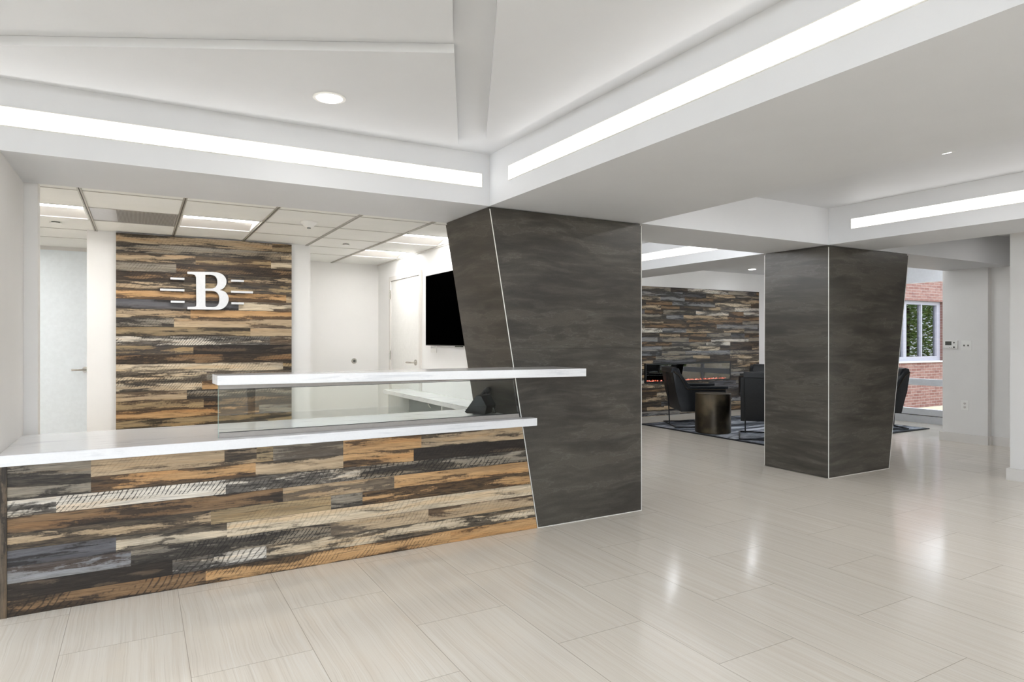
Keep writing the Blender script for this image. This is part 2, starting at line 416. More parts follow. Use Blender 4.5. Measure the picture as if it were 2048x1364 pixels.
KINDS = ['T k .34 0 1.2', 'T k .45 .2 1.2', 'O b .30 0 1.2', 'T b .35 0 1.3', 'C b .24 0 1', 'C g .30 .5 .8', 'W k .38 1 .6', 'G g .30 .6 .8', 'G k .38 .2 1', 'G k .50 .8 .8',
         'S k .35 0 .8', 'V s .35 0 1', 'N k .42 .3 1', 'N k .55 .6 .8', 'V b .34 0 1.2', 'V k .42 .6 1', 'D k .45 .4 .8', 'T g .26 0 1', 'V b .25 0 1.2', 'C k .42 .8 1']
def random_rows(x0, x1, zt, zb, h, kinds, seed, lmin=.25, lmax=.95):
    rng = random.Random(seed); rows = []; z = zt
    while z > zb + .004:
        z2 = max(z - h, zb); x = x0 - rng.uniform(0, .5); bl = []; last = None
        while x < x1:
            L = rng.uniform(lmin, lmax); k = rng.choice(kinds)
            while k == last: k = rng.choice(kinds)
            last = k
            bl.append(P_(k, max(x, x0), min(x+L, x1))); x += L
        rows.append((z2, z, [b for b in bl if b[1] - b[0] > .01])); z = z2
    return rows

YF, ZB, ZC = 3.744, 2.143, 2.475      # plane of desk and columns, beam soffit, coffer ceiling
YB = 4.448
# ------------------------------------------------------------------ floor and ground
struct('floor', box(bm_new(), -3.6, 10.40, -3.6, 8.35, -.12, 0), M['floor'], 'pale vein-cut porcelain tile floor in offset courses')
struct('ground', box(bm_new(), -14, 40, -20, 24, -.3, -.121), M['gravel'], 'tan gravel ground outside the glazing')

# ------------------------------------------------------------------ ceilings and beams
b = bm_new()
box(b, -3.6, 10.40, YF, YB, ZB, 2.6)                      # long beam above desk and columns
struct('ceiling', b, M['ceil'], 'white boxed beam running over the desk and both columns')
b = bm_new(); box(b, 1.972, 3.255, -3.6, YF, ZB, 2.6)
struct('ceiling_beam', b, M['ceil'], 'wide white boxed beam between the two ceiling coffers')
b = bm_new(); box(b, 5.482, 6.20, -3.6, YF, ZB, 2.6)
struct('ceiling_beam', b, M['ceil'], 'white boxed beam in front of the right column')
b = bm_new(); box(b, 5.482, 6.17, YB, 8.2, ZB, 2.6)
struct('ceiling_beam', b, M['ceil'], 'white boxed beam behind the right column over the lounge')
b = bm_new()
for x0, x1, y0, y1 in ((-3.6, 1.972, -3.6, YF), (3.255, 5.482, -3.6, YF), (6.20, 10.4, -3.6, YF), (3.1, 5.482, YB, 8.35), (6.17, 10.4, YB, 8.35)):
    box(b, x0, x1, y0, y1, ZC, 2.6)
struct('ceiling', b, M['ceil'], 'flat white plaster ceiling inside the coffers')
b = bm_new(); box(b, -3.6, 1.972, -1.9, -1.25, ZB, 2.475); box(b, 3.255, 5.482, -1.9, -1.25, ZB, 2.475); box(b, -3.6, -2.6, -1.25, YF, ZB, 2.475)
struct('ceiling_beam', b, M['ceil'], 'white boxed beams closing the near side of the coffers')

def facet(name, pts, label, z0=2.437, z1=2.474):
    b = bm_new(); prism(b, pts, z0, z1); o = struct(name, b, M['ceil'], label); return o
facet('ceiling_panel', [(1.655,3.541),(1.104,2.403),(-1.20,3.60)], 'triangular raised ceiling panel holding the round downlight')
facet('ceiling_panel', [(1.056,2.308),(-1.36,3.52),(-2.45,3.60),(-2.45,-1.1),(-.52,-1.1)], 'large raised ceiling panel left of the diagonal groove', 2.437)
facet('ceiling_panel', [(1.745,3.355),(1.065,1.959),(-.42,-1.1),(1.83,-1.1),(1.83,3.30)], 'raised ceiling panel right of the diagonal groove', 2.437)

# dropped tile ceiling in the room behind the desk
ZT, CP = 2.157, .5535
cx = [-.305 + CP*i for i in range(-3, 6)]; cy = [5.15 + CP*(j-2) for j in range(0, 7)]
lights = {(0, 2): 'added, unseen, far left beside the passage', (2, 2): 'in front of the wood wall, left of the smoke detector', (5, 2): 'nearest the stone column', (5, 4): 'above the white door'}
# cell index i: column starting at cx[i]; j: row starting at cy[j]
cells = {(2, 2): 'L', (4, 2): 'L', (7, 2): 'L', (7, 4): 'L', (3, 2): 'V', (1, 4): 'L', (0, 2): 'L'}  # last two lights are unseen, added to brighten back room and passage
b = bm_new()
xs = cx; ys = cy
for i in range(len(xs)-1):
    for j in range(len(ys)-1):
        if (i, j) in cells: continue
        y0 = max(ys[j], YB); y1 = min(ys[j+1], 7.5) if j < len(ys)-2 else 7.5
        box(b, xs[i]+.004, min(xs[i+1], 2.46)-.004, y0 + (.003 if j else 0), y1-.003, ZT, ZT+.018)
struct('ceiling', b, M['tile'], 'suspended ceiling of square mineral-fibre tiles behind the desk')
b = bm_new()
for x in xs[:-1]:
    box(b, x-.011, x-.003, YB, 7.5, ZT-.008, ZT+.004); box(b, x+.003, x+.011, YB, 7.5, ZT-.008, ZT+.004)
for y in ys[1:-1]:
    for i in range(len(xs)-1): box(b, xs[i]+.012, xs[i+1]-.012, y-.004, y+.004, ZT-.003, ZT+.004)
struct('trim_1', b, M['tbar'], 'grey metal grid bars of the suspended ceiling')
b = bm_new()
for x in xs[:-1]: box(b, x-.003, x+.003, YB, 7.5, ZT-.003, ZT+.004)
struct('trim_2', b, M['tbar_dark'], 'dark slot along the ceiling grid bars')
b = bm_new(); box(b, -2.2, 2.46, YB, 7.55, ZT+.14, ZT+.2)
struct('ceiling', b, M['tbar_dark'], 'slab above the suspended ceiling')
b = bm_new(); box(b, 2.445, 2.46, YB+.001, 7.49, ZT-.012, ZT-.001); box(b, -.3, 2.445, YB+.001, YB+.016, ZT-.012, ZT-.001)
struct('trim_3', b, M['base'], 'white wall angle at the edge of the tile ceiling')

LN = {(2, 2): 'square recessed ceiling light at the far left, cut off by the left wall', (4, 2): 'square recessed ceiling light just above and left of the smoke detector, before the wood wall',
      (7, 2): 'square recessed ceiling light nearest the stone column, partly hidden by it', (7, 4): 'square recessed ceiling light farthest back, over the white door', (1, 4): 'added unseen square ceiling light over the passage behind the left wall', (0, 2): 'added unseen square ceiling light hidden behind the left wall'}
for (i, j), k in cells.items():
    x0, x1, y0, y1 = xs[i]+.012, min(xs[i+1], 2.46)-.012, ys[j]+.006, ys[j+1]-.006
    if k == 'L':
        t = thing('recessed_light', LN[(i, j)], 'ceiling light', ((x0+x1)/2, (y0+y1)/2, ZT), group='recessed lights in the tile ceiling')
        b = bm_new()
        box(b, x0, x0+.012, y0, y1, ZT, ZT+.06); box(b, x1-.012, x1, y0, y1, ZT, ZT+.06)
        box(b, x0+.012, x1-.012, y0, y0+.012, ZT, ZT+.06); box(b, x0+.012, x1-.012, y1-.012, y1, ZT, ZT+.06)
        obj('housing', b, M['plastic_w'], t)
        obj('lens', box(bm_new(), x0+.013, x1-.013, y0+.013, y1-.19, ZT+.042, ZT+.05), M['troffer_lens'], t, label='glowing white diffuser')
        obj('reflector', prism(bm_new(), [(y1-.188, ZT+.044), (y1-.188, ZT+.050), (y1-.013, ZT+.010), (y1-.013, ZT+.004)], x0+.013, x1-.013, 'x'), M['base'], t)
    else:
        t = thing('air_vent', 'square perforated grey air vent in the tile ceiling above the wood wall', 'air vent', ((x0+x1)/2, (y0+y1)/2, ZT))
        b = bm_new(); box(b, x0, x1, y0, y1, ZT+.002, ZT+.016); obj('frame', b, M['alum'], t)
        b = bm_new(); n = 46
        for q in range(n):
            xx = x0+.155 + (x1-x0-.165)*q/n
            box(b, xx, xx+.0045, y0+.012, y1-.012, ZT-.001, ZT+.0018)
        obj('perforated_face', b, simple('vent_grey', (150, 148, 144), .6), t, label='grey perforated face')

# smoke detector and sprinkler covers
t = thing('smoke_detector', 'white round smoke detector on the tile ceiling', 'smoke detector', (1.10, 4.985, ZT))
b = lathe(bm_new(), (1.10, 4.985, ZT-.001), [(.062, 0), (.062, -.008), (.056, -.012), (.028, -.040), (.018, -.044)], 40); obj('body', b, M['plastic_w'], t, smooth=True)
obj('sensor_cap', cyl(bm_new(), (1.10, 4.985, ZT-.050), .014, .006, seg=20), M['lcd'], t)
for p, lab in (((1.655, 5.985), 'small round white sprinkler cover plate near the white door'), ((-.545, 5.935), 'small round white sprinkler cover plate at the far left of the tile ceiling')):
    t = thing('sprinkler_cover', lab, 'sprinkler', (p[0], p[1], ZT), group='sprinkler covers in the tile ceiling')
    obj('plate', cyl(bm_new(), (p[0], p[1], ZT-.012), .038, .004, seg=28), M['plastic_w'], t); obj('cup', cyl(bm_new(), (p[0], p[1], ZT-.008), .028, .008, seg=28), M['lcd'], t)

# ------------------------------------------------------------------ linear lights in the coffers
def strip(name, label, x0, x1, y0, y1, z0=2.259, z1=2.343, nx=0, ny=0, mat='led'):
    t = thing('linear_light', label, 'ceiling light', ((x0+x1)/2, (y0+y1)/2, z0), group='linear lights in the coffer sides')
    obj('diffuser', box(bm_new(), x0, x1, y0, y1, z0, z1), M[mat], t, label='glowing white diffuser')
    b = bm_new(); r = .004
    if nx: # mounted on an x plane
        xa, xb = (x0-.0015, x1) ; 
        box(b, xa, xb, y0-r, y1+r, z0-r, z0); box(b, xa, xb, y0-r, y1+r, z1, z1+r); box(b, xa, xb, y0-r, y0, z0, z1); box(b, xa, xb, y1, y1+r, z0, z1)
    else:
        ya, yb = y0-.0015, y1
        box(b, x0-r, x1+r, ya, yb, z0-r, z0); box(b, x0-r, x1+r, ya, yb, z1, z1+r); box(b, x0-r, x0, ya, yb, z0, z1); box(b, x1, x1+r, ya, yb, z0, z1)
    obj('rim', b, M['trimwhite'], t)
strip('a', 'long linear light on the beam face above the reception desk', -2.4, 1.914, YF-.004, YF+.004)
strip('b', 'long linear light on the side of the wide beam running towards the viewer', 1.968, 1.976, -1.0, 3.486, nx=1)
strip('c', 'linear light on the beam face in front of the right column', 5.478, 5.486, -1.0, 3.522, nx=1)
strip('d', 'linear light seen between the two stone columns', 5.478, 5.486, 5.055, 7.8, nx=1)

strip('e', 'added unseen linear light on the near side of the left coffer, behind the viewer', -2.3, 1.7, -1.254, -1.246)  # unseen strips matching the visible ones, added to bring frontal light
strip('f', 'added unseen linear light on the left side of the left coffer', -2.604, -2.596, -1.0, 3.4, nx=1)
strip('g', 'added unseen linear light on the near side of the right coffer', 3.5, 5.25, -1.254, -1.246, mat='led_added')  # unseen pair added to brighten the faces of the right coffer
strip('h', 'added unseen linear light on the wall side of the right hand coffer over the passage', 3.251, 3.259, -1.0, 3.4, nx=1, mat='led_added')

def downlight(x, y, z, lab, r=.077, watt=18, col=(1, .97, .93)):
    t = thing('downlight', lab, 'downlight', (x, y, z), group='round ceiling downlights')
    b = lathe(bm_new(), (x, y, z), [(r*.76, -.001), (r*.80, -.005), (r, -.004), (r, -.0005)], 48); obj('trim_ring', b, M['plastic_w'], t, smooth=True)
    obj('lens', cyl(bm_new(), (x, y, z-.0075), r*.74, .003, seg=48), M['downlight'], t, label='glowing round lens')
    la = bpy.data.lights.new('downlight_lamp', 'AREA'); la.shape = 'DISK'; la.size = r*1.4; la.energy = watt*.14; la.color = col
    lo_ = bpy.data.objects.new('downlight_lamp', la); C.objects.link(lo_); lo_.parent = t; lo_.location = (0, 0, -.012)
cool = (.84, .91, 1.)
downlight(.79, 3.145, 2.437, 'round downlight in the triangular ceiling panel over the desk', watt=5)
downlight(4.43, 2.235, 2.475, 'round downlight mostly hidden above the wide beam on the right')
downlight(9.10, 7.64, 2.475, 'round downlight over the lounge beyond the columns', watt=4, col=cool)
downlight(7.10, 7.46, 2.475, 'round downlight over the left end of the lounge fireplace, hidden behind the beam', watt=4, col=cool)
strip('i', 'added unseen linear light on the rear face of the beam behind the columns', 3.5, 5.25, YB-.004, YB+.004, mat='led_added_cool')  # unseen; this and the next three strips are added to brighten the lounge
strip('j', 'added unseen linear light over the lounge on the far side of the beam', 6.4, 10.1, YB-.004, YB+.004, mat='led_added_cool')
strip('k', 'added unseen linear light on the lounge side of the beam by the chairs', 6.166, 6.174, 4.7, 6.4, nx=1, mat='led_added_cool')
strip('l', 'added unseen linear light on the lounge side of the reception wall', 3.246, 3.254, 4.8, 7.8, nx=1, mat='led_added_cool')
downlight(7.9, 3.0, 2.475, 'added unseen round downlight in the passage beyond the right wall', watt=11)  # unseen; the downlights from here on are added as extra light
downlight(4.4, .2, 2.475, 'added round downlight in the right coffer, outside the picture', watt=8)
downlight(6.5, 1.6, 2.475, 'added round downlight along the right wall, outside the picture', watt=4)
downlight(-1.2, 1.0, 2.437, 'added unseen round downlight behind the viewer on the left', watt=18)

# ------------------------------------------------------------------ walls
W = M['paint']
b = bm_new(); box(b, -3.6, -.556, YF, 4.46, 0, ZB); box(b, -3.6, -.492, 4.46, 4.56, 0, ZB+.02)
struct('wall_left', b, W, 'white wall at the left end of the desk')
struct('wall_passage_left', box(bm_new(), -2.35, -2.2, 4.56, 7.55, 0, 2.4), W)
b = bm_new(); box(b, -2.2, 3.1, 7.5, 7.65, 0, 2.4)
struct('wall_back', b, W, 'white back wall behind the reception room')
b = bm_new(); box(b, 2.46, 3.25, YB, 7.5, 0, 2.475); box(b, 2.9, 3.25, 7.5, 8.35, 0, 2.475)
struct('wall_reception_right', b, M['paint_lit'], 'white wall with the door and television')
STY = 6.235
b = bm_new(); box(b, -.367, 1.389, STY, 6.40, 0, ZT)
struct('wall_partition', b, W, 'white freestanding partition carrying the wood feature wall')
struct('wall_lounge', box(bm_new(), 3.1, 10.4, 8.22, 8.37, 0, 2.475), W, 'white far wall of the lounge')
struct('wall_right', box(bm_new(), 6.873, 7.02, -3.6, 2.896, 0, ZC), W, 'white wall at the right edge of the picture')
b = bm_new(); box(b, 8.95, 10.40, 2.25, 4.42, 0, ZC-.3); box(b, 8.865, 8.95, 3.965, 4.474, 0, ZB); box(b, 8.95, 10.4, 2.25, 3.744, 2.1, ZC); box(b, 7.02, 10.4, .85, 1.0, 0, ZC); box(b, 10.3, 10.4, 1.0, 2.25, 0, ZC)
struct('wall_thermostat', b, M['paint'], 'grey-white wall with the thermostat and switches')
b = bm_new(); box(b, 6.85, 6.873, -3.6, 2.918, 0, .107); box(b, 6.873, 7.02, 2.896, 2.918, 0, .107)
struct('baseboard_right', b, M['base'])
b = bm_new(); box(b, 8.838, 8.865, 3.95, 4.50, 0, .107); box(b, 8.865, 8.93, 3.94, 3.965, 0, .107); box(b, 8.93, 8.95, 2.25, 3.94, 0, .107)
struct('baseboard_thermostat', b, M['base'])
# rear and left walls: unseen, glazing opened to full height to let in more daylight
b = bm_new()
box(b, -3.75, 6.873, -3.75, -3.6, 2.40, 2.6); box(b, -3.75, 6.873, -3.75, -3.6, 0, .08)
for x in (-3.75, -1.1, 1.5): box(b, x, x+.11, -3.75, -3.6, .08, 2.40)
box(b, 4.1, 6.873, -3.75, -3.6, .08, 2.40)  # unseen bay closed off to darken the right foreground
struct('wall_rear', b, W)
b = bm_new()
for x0, x1 in ((-3.64, -1.1), (-.99, 1.5), (1.61, 4.1)): box(b, x0, x1, -3.68, -3.674, .08, 2.40)
struct('window_2', b, M['winglass'])
b = bm_new()
box(b, -3.75, -3.6, -3.6, 3.7, 2.40, 2.6); box(b, -3.75, -3.6, -3.6, 3.7, 0, .08); box(b, -3.75, -3.6, 3.7, 4.56, 0, 2.6)
for y in (-1.2, 1.2): box(b, -3.75, -3.6, y, y+.11, .08, 2.4)
struct('wall_far_left', b, W)
b = bm_new()
for y0, y1 in ((-3.6, -1.2), (-1.09, 1.2), (1.31, 3.7)): box(b, -3.68, -3.674, y0, y1, .08, 2.40)
struct('window_added', b, M['winglass'])  # unseen left glazing, added to let daylight onto the floor

# ------------------------------------------------------------------ doors
def lever(bm_parent, x, y, z, side, t):
    b = cyl(bm_new(), (x, y, z), .027, -.010, 'x', 28); obj('rose', b, M['nickel'], t)
    b = tube(bm_new(), [(x-.008, y, z), (x-.045, y, z), (x-.052, y+side*.012, z), (x-.052, y+side*.105, z-.002)], .009, 12); obj('lever', b, M['nickel'], t, smooth=True)
XD = 2.46
b = bm_new()
box(b, XD-.018, XD, 6.115, 6.165, 0, 1.975); box(b, XD-.018, XD, 7.018, 7.066, 0, 1.975); box(b, XD-.018, XD, 6.165, 7.018, 1.928, 1.975)
fr = obj('door_1', box(bm_new(), XD-.008, XD-.001, 6.172, 7.010, .008, 1.921), M['plastic_w']); tag(fr, 'white flush door on the right wall behind the desk', 'door', kind='structure')
obj('door_frame', b, M['base'], fr)
hx = thing('door_handle', 'tmp', 'x', (XD-.008, 6.27, 1.04)); hx.parent = fr
for k in ('label', 'category'): del hx[k]
b = cyl(bm_new(), (XD-.008, 6.262, 1.04), .030, -.010, 'x', 28); tube(b, [(XD-.018, 6.262, 1.04), (XD-.062, 6.262, 1.04), (XD-.068, 6.275, 1.04), (XD-.068, 6.385, 1.038)], .009, 12)
bpy.data.objects.remove(hx)
obj('door_handle', b, M['nickel'], fr, smooth=True)
for z in (1.775, 1.10, .25):
    b = bm_new(); cyl(b, (XD-.024, 7.018, z-.05), .008, .10, seg=14); box(b, XD-.021, XD-.017, 7.006, 7.036, z-.05, z+.05); obj('hinge', b, M['nickel'], fr)
b = bm_new(); box(b, -.95, -.395, 7.488, 7.499, .008, 2.12)
d2 = obj('door_2', b, simple('cool_white_door', (236, 243, 248), .45)); tag(d2, 'pale blue-white flush door in the passage left of the wood wall', 'door', kind='structure')
b = cyl(bm_new(), (-.452, 7.488, .985), .027, -.008, 'y', 28); tube(b, [(-.452, 7.480, .985), (-.452, 7.430, .985), (-.470, 7.424, .985), (-.56, 7.424, .985)], .009, 12)
obj('door_handle', b, M['nickel'], d2, smooth=True)
# wall bumper on the back wall
t = thing('door_bumper', 'small round metal door bumper on the white back wall', 'door bumper', (2.169, 7.5, 1.024))
obj('ring', lathe(bm_new(), (2.169, 7.5004, 1.024), [(.032, 0), (.032, -.006), (.026, -.014), (.016, -.014), (.014, -.008)], 32, 'y'), M['nickel'], t, smooth=True)
obj('rubber_pad', cyl(bm_new(), (2.169, 7.491, 1.024), .013, -.012, 'y', 24), M['lcd'], t, smooth=True)
# light-switch plate partly behind the television
def plate(name, label, cat, x, y0, y1, z0, z1, n, part, pm):
    t = thing(name, label, cat, (x, (y0+y1)/2, (z0+z1)/2))
    obj('plate', bev(box(bm_new(), x-.006, x-.0003, y0, y1, z0, z1), .0025, 2), M['plastic_w'], t)
    return t
t = plate('switch_plate', 'white multi-gang switch plate on the wall below the television corner', 'light switch', XD, 5.745, 5.885, 1.150, 1.245, 4, 'x', None)
for q in range(4): obj('toggle', box(bm_new(), XD-.016, XD-.006, 5.764+q*.030, 5.771+q*.030, 1.190, 1.207), M['plastic_w'], t)

# television
t = thing('television', 'wall-mounted black flat-screen television, partly hidden by the stone column', 'television', (2.44, 5.3, 1.2))
b = box(bm_new(), 2.405, 2.435, 4.71, 5.889, 1.218, 1.888); obj('casing', b, M['plastic_k'], t)
obj('screen', box(bm_new(), 2.4035, 2.405, 4.716, 5.884, 1.226, 1.884), M['screen_off'], t)
obj('wall_mount', box(bm_new(), 2.435, 2.4595, 5.10, 5.45, 1.40, 1.70), M['black'], t)
obj('logo_bar', box(bm_new(), 2.406, 2.430, 5.10, 5.22, 1.210, 1.218), M['lcd'], t)

# ------------------------------------------------------------------ wood feature wall 1 and the sign
rows = random_rows(-.166, 1.211, 2.145, .0, .0765, KINDS + ['T k .30 .2 .8', 'O b .30 0 1', 'T k .35 .3 1', 'V k .35 0 .8', 'T b .2 0 .6', 'G k .4 .3 .6', 'V b .3 .4 .9', 'T k .4 0 1'], 21, .6, 1.6)
o = boards('wood_feature_wall', rows, lambda z: (-.166, 1.211), lambda x, z, k: (x, 6.2349 - .045*k, z), M['wood'])
tag(o, 'golden reclaimed-wood plank panel behind the desk carrying the letter B', 'wood panel')

SY = 6.145
U0, U1 = math.cos(YAW), math.sin(YAW)
def trace(px, py, y):
    u = (px-1024)/FPX; v = (HOR-py)/FPX
    rx, ry = U1+u*U0, U0-u*U1; s = y/ry
    return (rx*s, CAMZ+v*s)
def sgn(pts, y=SY):
    return [trace(300+a/8.525, 520+c/8.525, y) for a, c in pts]
def catmull(pts, n=6):
    out = []; N = len(pts)
    for i in range(N-1):
        p0, p1, p2, p3 = pts[max(i-1, 0)], pts[i], pts[i+1], pts[min(i+2, N-1)]
        for k in range(n):
            t = k/n
            out.append(tuple(.5*((2*p1[j]) + (-p0[j]+p2[j])*t + (2*p0[j]-5*p1[j]+4*p2[j]-p3[j])*t*t + (-p0[j]+3*p1[j]-3*p2[j]+p3[j])*t**3) for j in (0, 1)))
    return out + [pts[-1]]
outer = [(638,198), (638,236)] + catmull([(640,237),(710,241),(760,252),(782,282)]) + [(787,300), (790,770)] + catmull([(789,775),(780,790),(755,797),(640,799)])+[(640,838)] \
    + catmull([(1120,846),(1190,842),(1250,822),(1305,772),(1335,710),(1341,655),(1325,598),(1290,552),(1245,526),(1193,511)]) \
    + catmull([(1193,511),(1235,494),(1270,463),(1297,415),(1304,360),(1290,308),(1255,262),(1205,230),(1140,211),(1060,203)])
in1 = [(943,250), (943,485)] + catmull([(1030,486),(1080,481),(1120,458),(1143,420),(1150,372),(1142,322),(1120,285),(1085,262),(1030,251)])
in2 = [(945,524), (945,770)] + catmull([(948,785),(960,800),(985,801)]) + catmull([(1080,803),(1125,795),(1158,768),(1178,722),(1184,665),(1174,606),(1148,562),(1105,535),(1050,525)])
cu = bpy.data.curves.new('letter', 'CURVE'); cu.dimensions = '2D'; cu.fill_mode = 'BOTH'; cu.extrude = .012
X0, Z0 = trace(416, 582, SY)
for ring in (outer, in1, in2):
    sp = cu.splines.new('POLY'); pts = sgn(ring); sp.points.add(len(pts)-1); sp.use_cyclic_u = True
    for p, (a, c) in zip(sp.points, pts): p.co = (a-X0, c-Z0, 0, 1)
tmp = bpy.data.objects.new('tmp', cu); C.objects.link(tmp)
me = bpy.data.meshes.new_from_object(tmp.evaluated_get(bpy.context.evaluated_depsgraph_get()))
bpy.data.objects.remove(tmp)
M['signmat'] = simple('brushed_white_metal', (208, 208, 209), .35, .15, 80, .03)
sign = thing('wall_sign', 'raised white serif letter B with three short bars on each side, on the wood wall', 'sign', (X0, SY, Z0))
me.materials.clear(); me.materials.append(M['signmat']); lo = bpy.data.objects.new('letter_b', me); C.objects.link(lo); lo.parent = sign; lo.rotation_euler = (PI/2, 0, 0); lo.location = (0, .012, 0)
for dx, dz in ((-.06, .1), (-.06, -.1), (-.06, 0)): obj('standoff', cyl(bm_new(), (X0+dx, SY+.024, Z0+dz), .004, .022, 'y', 10), M['nickel'], sign)
for (a0, c0, a1, c1) in ((348,295,588,340), (172,485,588,535), (355,690,590,735), (1385,332,1602,378), (1383,522,1757,570), (1390,715,1602,762)):
    p, q = sgn([(a0, c0+4), (a1, c1-4)]); zc = (sgn([(a0, (c0+c1)/2-2)])[0][1] + sgn([(a1, (c0+c1)/2+2)])[0][1])/2
    obj('bar', box(bm_new(), p[0], q[0], SY, SY+.044, zc-.0085, zc+.0085), M['signmat'], sign)

# ------------------------------------------------------------------ stone columns
def slant(z): return 1.972 + .368*(ZB-z)/ZB
zt = ZB - .002
def column(label, x0f, x1f, joints_z, joints_x, edges, loc):
    """x0f/x1f: left/right limit as functions of z"""
    t = thing('stone_column', label, 'column', loc, group='stone-clad columns')
    g = .0008
    zs = [0.004] + joints_z + [zt-.016]
    for za, zb in zip(zs, zs[1:]):
        xs_ = [None] + joints_x + [None]
        for k in range(len(xs_)-1):
            L = lambda z, k=k: x0f(z)+.004 if xs_[k] is None else xs_[k]+g
            R = lambda z, k=k: x1f(z)-.004 if xs_[k+1] is None else min(xs_[k+1]-g, x1f(z)-.004)
            b = prism(bm_new(), [(L(za), za+g), (R(za), za+g), (R(zb), zb-g), (L(zb), zb-g)], YF, YF+.012, 'y')
            obj('front_slab', b, M['stone'], t)
    def side(f, s):
        b = bm_new(); o = .012*s
        for za, zb in zip(zs, zs[1:]):
            vs_ = [(f(za), YF+.004, za+g), (f(za), YB-.004, za+g), (f(zb), YB-.004, zb-g), (f(zb), YF+.004, zb-g)]
            a = [b.verts.new(p) for p in vs_]; c = [b.verts.new((p[0]+o, p[1], p[2])) for p in vs_]
            b.faces.new(a); b.faces.new(c[::-1])
            for i in range(4): b.faces.new((a[i], c[i], c[(i+1) % 4], a[(i+1) % 4]))
        obj('side_slab', b, M['stone'], t)
    side(x0f, 1); side(x1f, -1)
    b = prism(bm_new(), [(x0f(0)+.005, .004), (x1f(0)-.005, .004), (x1f(zt)-.005, zt), (x0f(zt)+.005, zt)], YF+.0125, YB-.0125, 'y')
    obj('core', b, M['stone'], t)
    obj('back_slab', prism(bm_new(), [(x0f(0)+.004, .004), (x1f(0)-.004, .004), (x1f(zt)-.004, zt-.016), (x0f(zt)+.004, zt-.016)], YB-.012, YB, 'y'), M['stone'], t)
    for f, y in edges:
        sgnx = 1 if f is x0f else -1
        b = bm_new(); w = .0045
        pts = [(f(0), .002), (f(0)+sgnx*w, .002), (f(zt)+sgnx*w, zt-.016), (f(zt), zt-.016)]
        prism(b, pts, y-.002 if y < 4 else y-.003, y+.003 if y < 4 else y+.002, 'y'); obj('edge_trim', b, M['trimwhite'], t)
    b = bm_new(); box(b, x0f(0), x1f(0), YF-.003, YF, 0, .004); 
    obj('base_joint', b, M['trimwhite'], t)
    return t
c1R = lambda z: 3.255
column('wide charcoal stone column at the end of the reception desk, left side leaning outward', slant, c1R, [1.215], [], [(slant, YF), (c1R, YF)], (2.8, 4.1, 0))
c2L = lambda z: 5.482
c2R = lambda z: 6.437 + .343*z/ZB
column('charcoal stone column standing alone in the middle of the floor, right side leaning outward', c2L, c2R, [1.127], [], [(c2L, YF), (c2L, YB), (c2R, YF)], (5.9, 4.1, 0))

# ------------------------------------------------------------------ reception desk
desk = thing('reception_desk', 'reception desk front clad in dark reclaimed wood planks', 'reception desk', (.9, 3.9, 0))
h = .0765
def R(zt_, s):
    out = []; x = -.527
    for e, k in s: out.append(P_(k, x, e)); x = e
    return (max(zt_-h, 0), zt_, out)
rows = [
 R(.6890, [(-.204,'G k .50 0 .3'), (.39,'T b .22 .2 .2'), (.55,'T k .55 0 .4'), (.635,'V k .3 0 .4'), (1.02,'G g .40 0 .6'), (1.5,'O b .35 0 .5'), (3,'T k .35 0 .4')]),
 R(.6125, [(-.204,'G k .48 0 1'), (.545,'O k .34 .1 1.2'), (1.02,'T k .32 0 .6'), (1.45,'O k .4 0 .4'), (3,'D k .62 .8 .2')]),
 R(.536, [(-.342,'W k .56 .7 0'), (.396,'W k .33 1 0'), (1.12,'W k .54 .7 .3'), (3,'G k .46 1 .2')]),
 R(.4595, [(.686,'N k .38 0 .5'), (1.327,'T g .50 0 .3'), (3,'O b .25 0 .5')]),
 R(.383, [(.325,'T k .50 0 .4'), (.95,'V k .24 .2 .1'), (1.133,'G k .5 .7 0'), (3,'O k .53 0 .8')]),
 R(.3065, [(-.1,'S k .30 0 .5'), (.402,'S k .35 0 .3'), (3,'C g .16 .3 0')]),
 R(.230, [(-.037,'L b .34 0 .6'), (.95,'G k .40 1 .2'), (1.547,'T g .38 .4 .3'), (3,'T b .30 .2 .4')]),
 R(.1535, [(.146,'D k .62 0 .2'), (.6,'W k .48 .8 .6'), (3,'C k .42 .4 .8')]),
 R(.077, [(.3,'N k .42 .8 .5'), (1.696,'O k .40 .7 .6'), (3,'O b .16 .1 .1')]),
]
rows[0] = (.6125, .704, rows[0][2])
# one cream streak board set inside the slate course
rows[5][2][1] = P_('C k .46 0 1.2', -.1, .402)
fp = boards('front_panel', rows, lambda z: (-.527, slant(z)-.003), lambda x, z, k: (x, YF+.02-.02*k, z), M['wood'], desk)
# vertical corner board
cp = boards('corner_post', [(0., .704, [])], lambda z: (-.556, -.528), lambda x, z, k: (x, YF+.02-.02*k, z), M['wood'], desk)
bpy.data.objects.remove(cp)
b = bm_new(); uvl = b.loops.layers.uv.new('boards')
box(b, -.5555, -.528, YF-.004, YF+.02, 0, .705)
for f in b.faces:
    for lp in f.loops: lp[uvl].uv = (lp.vert.co.z+5, lp.vert.co.x)
bmesh.ops.transform(b, matrix=world_mat(desk).inverted(), verts=b.verts[:])
me = bpy.data.meshes.new('corner_post'); b.to_mesh(me); b.free()
for nm, val in (('board_light', (*lin(104, 90, 74), 1)), ('board_stain', (*lin(38, 34, 30), 1))):
    at = me.attributes.new(nm, 'FLOAT_COLOR', 'FACE')
    for d in at.data: d.color = val
for nm, val in (('board_wear', (.45, .1, .3)), ('board_seed', (5., -.54, .04))):
    at = me.attributes.new(nm, 'FLOAT_VECTOR', 'FACE')
    for d in at.data: d.vector = val
me.materials.append(M['wood']); o = bpy.data.objects.new('corner_post', me); C.objects.link(o); o.parent = desk
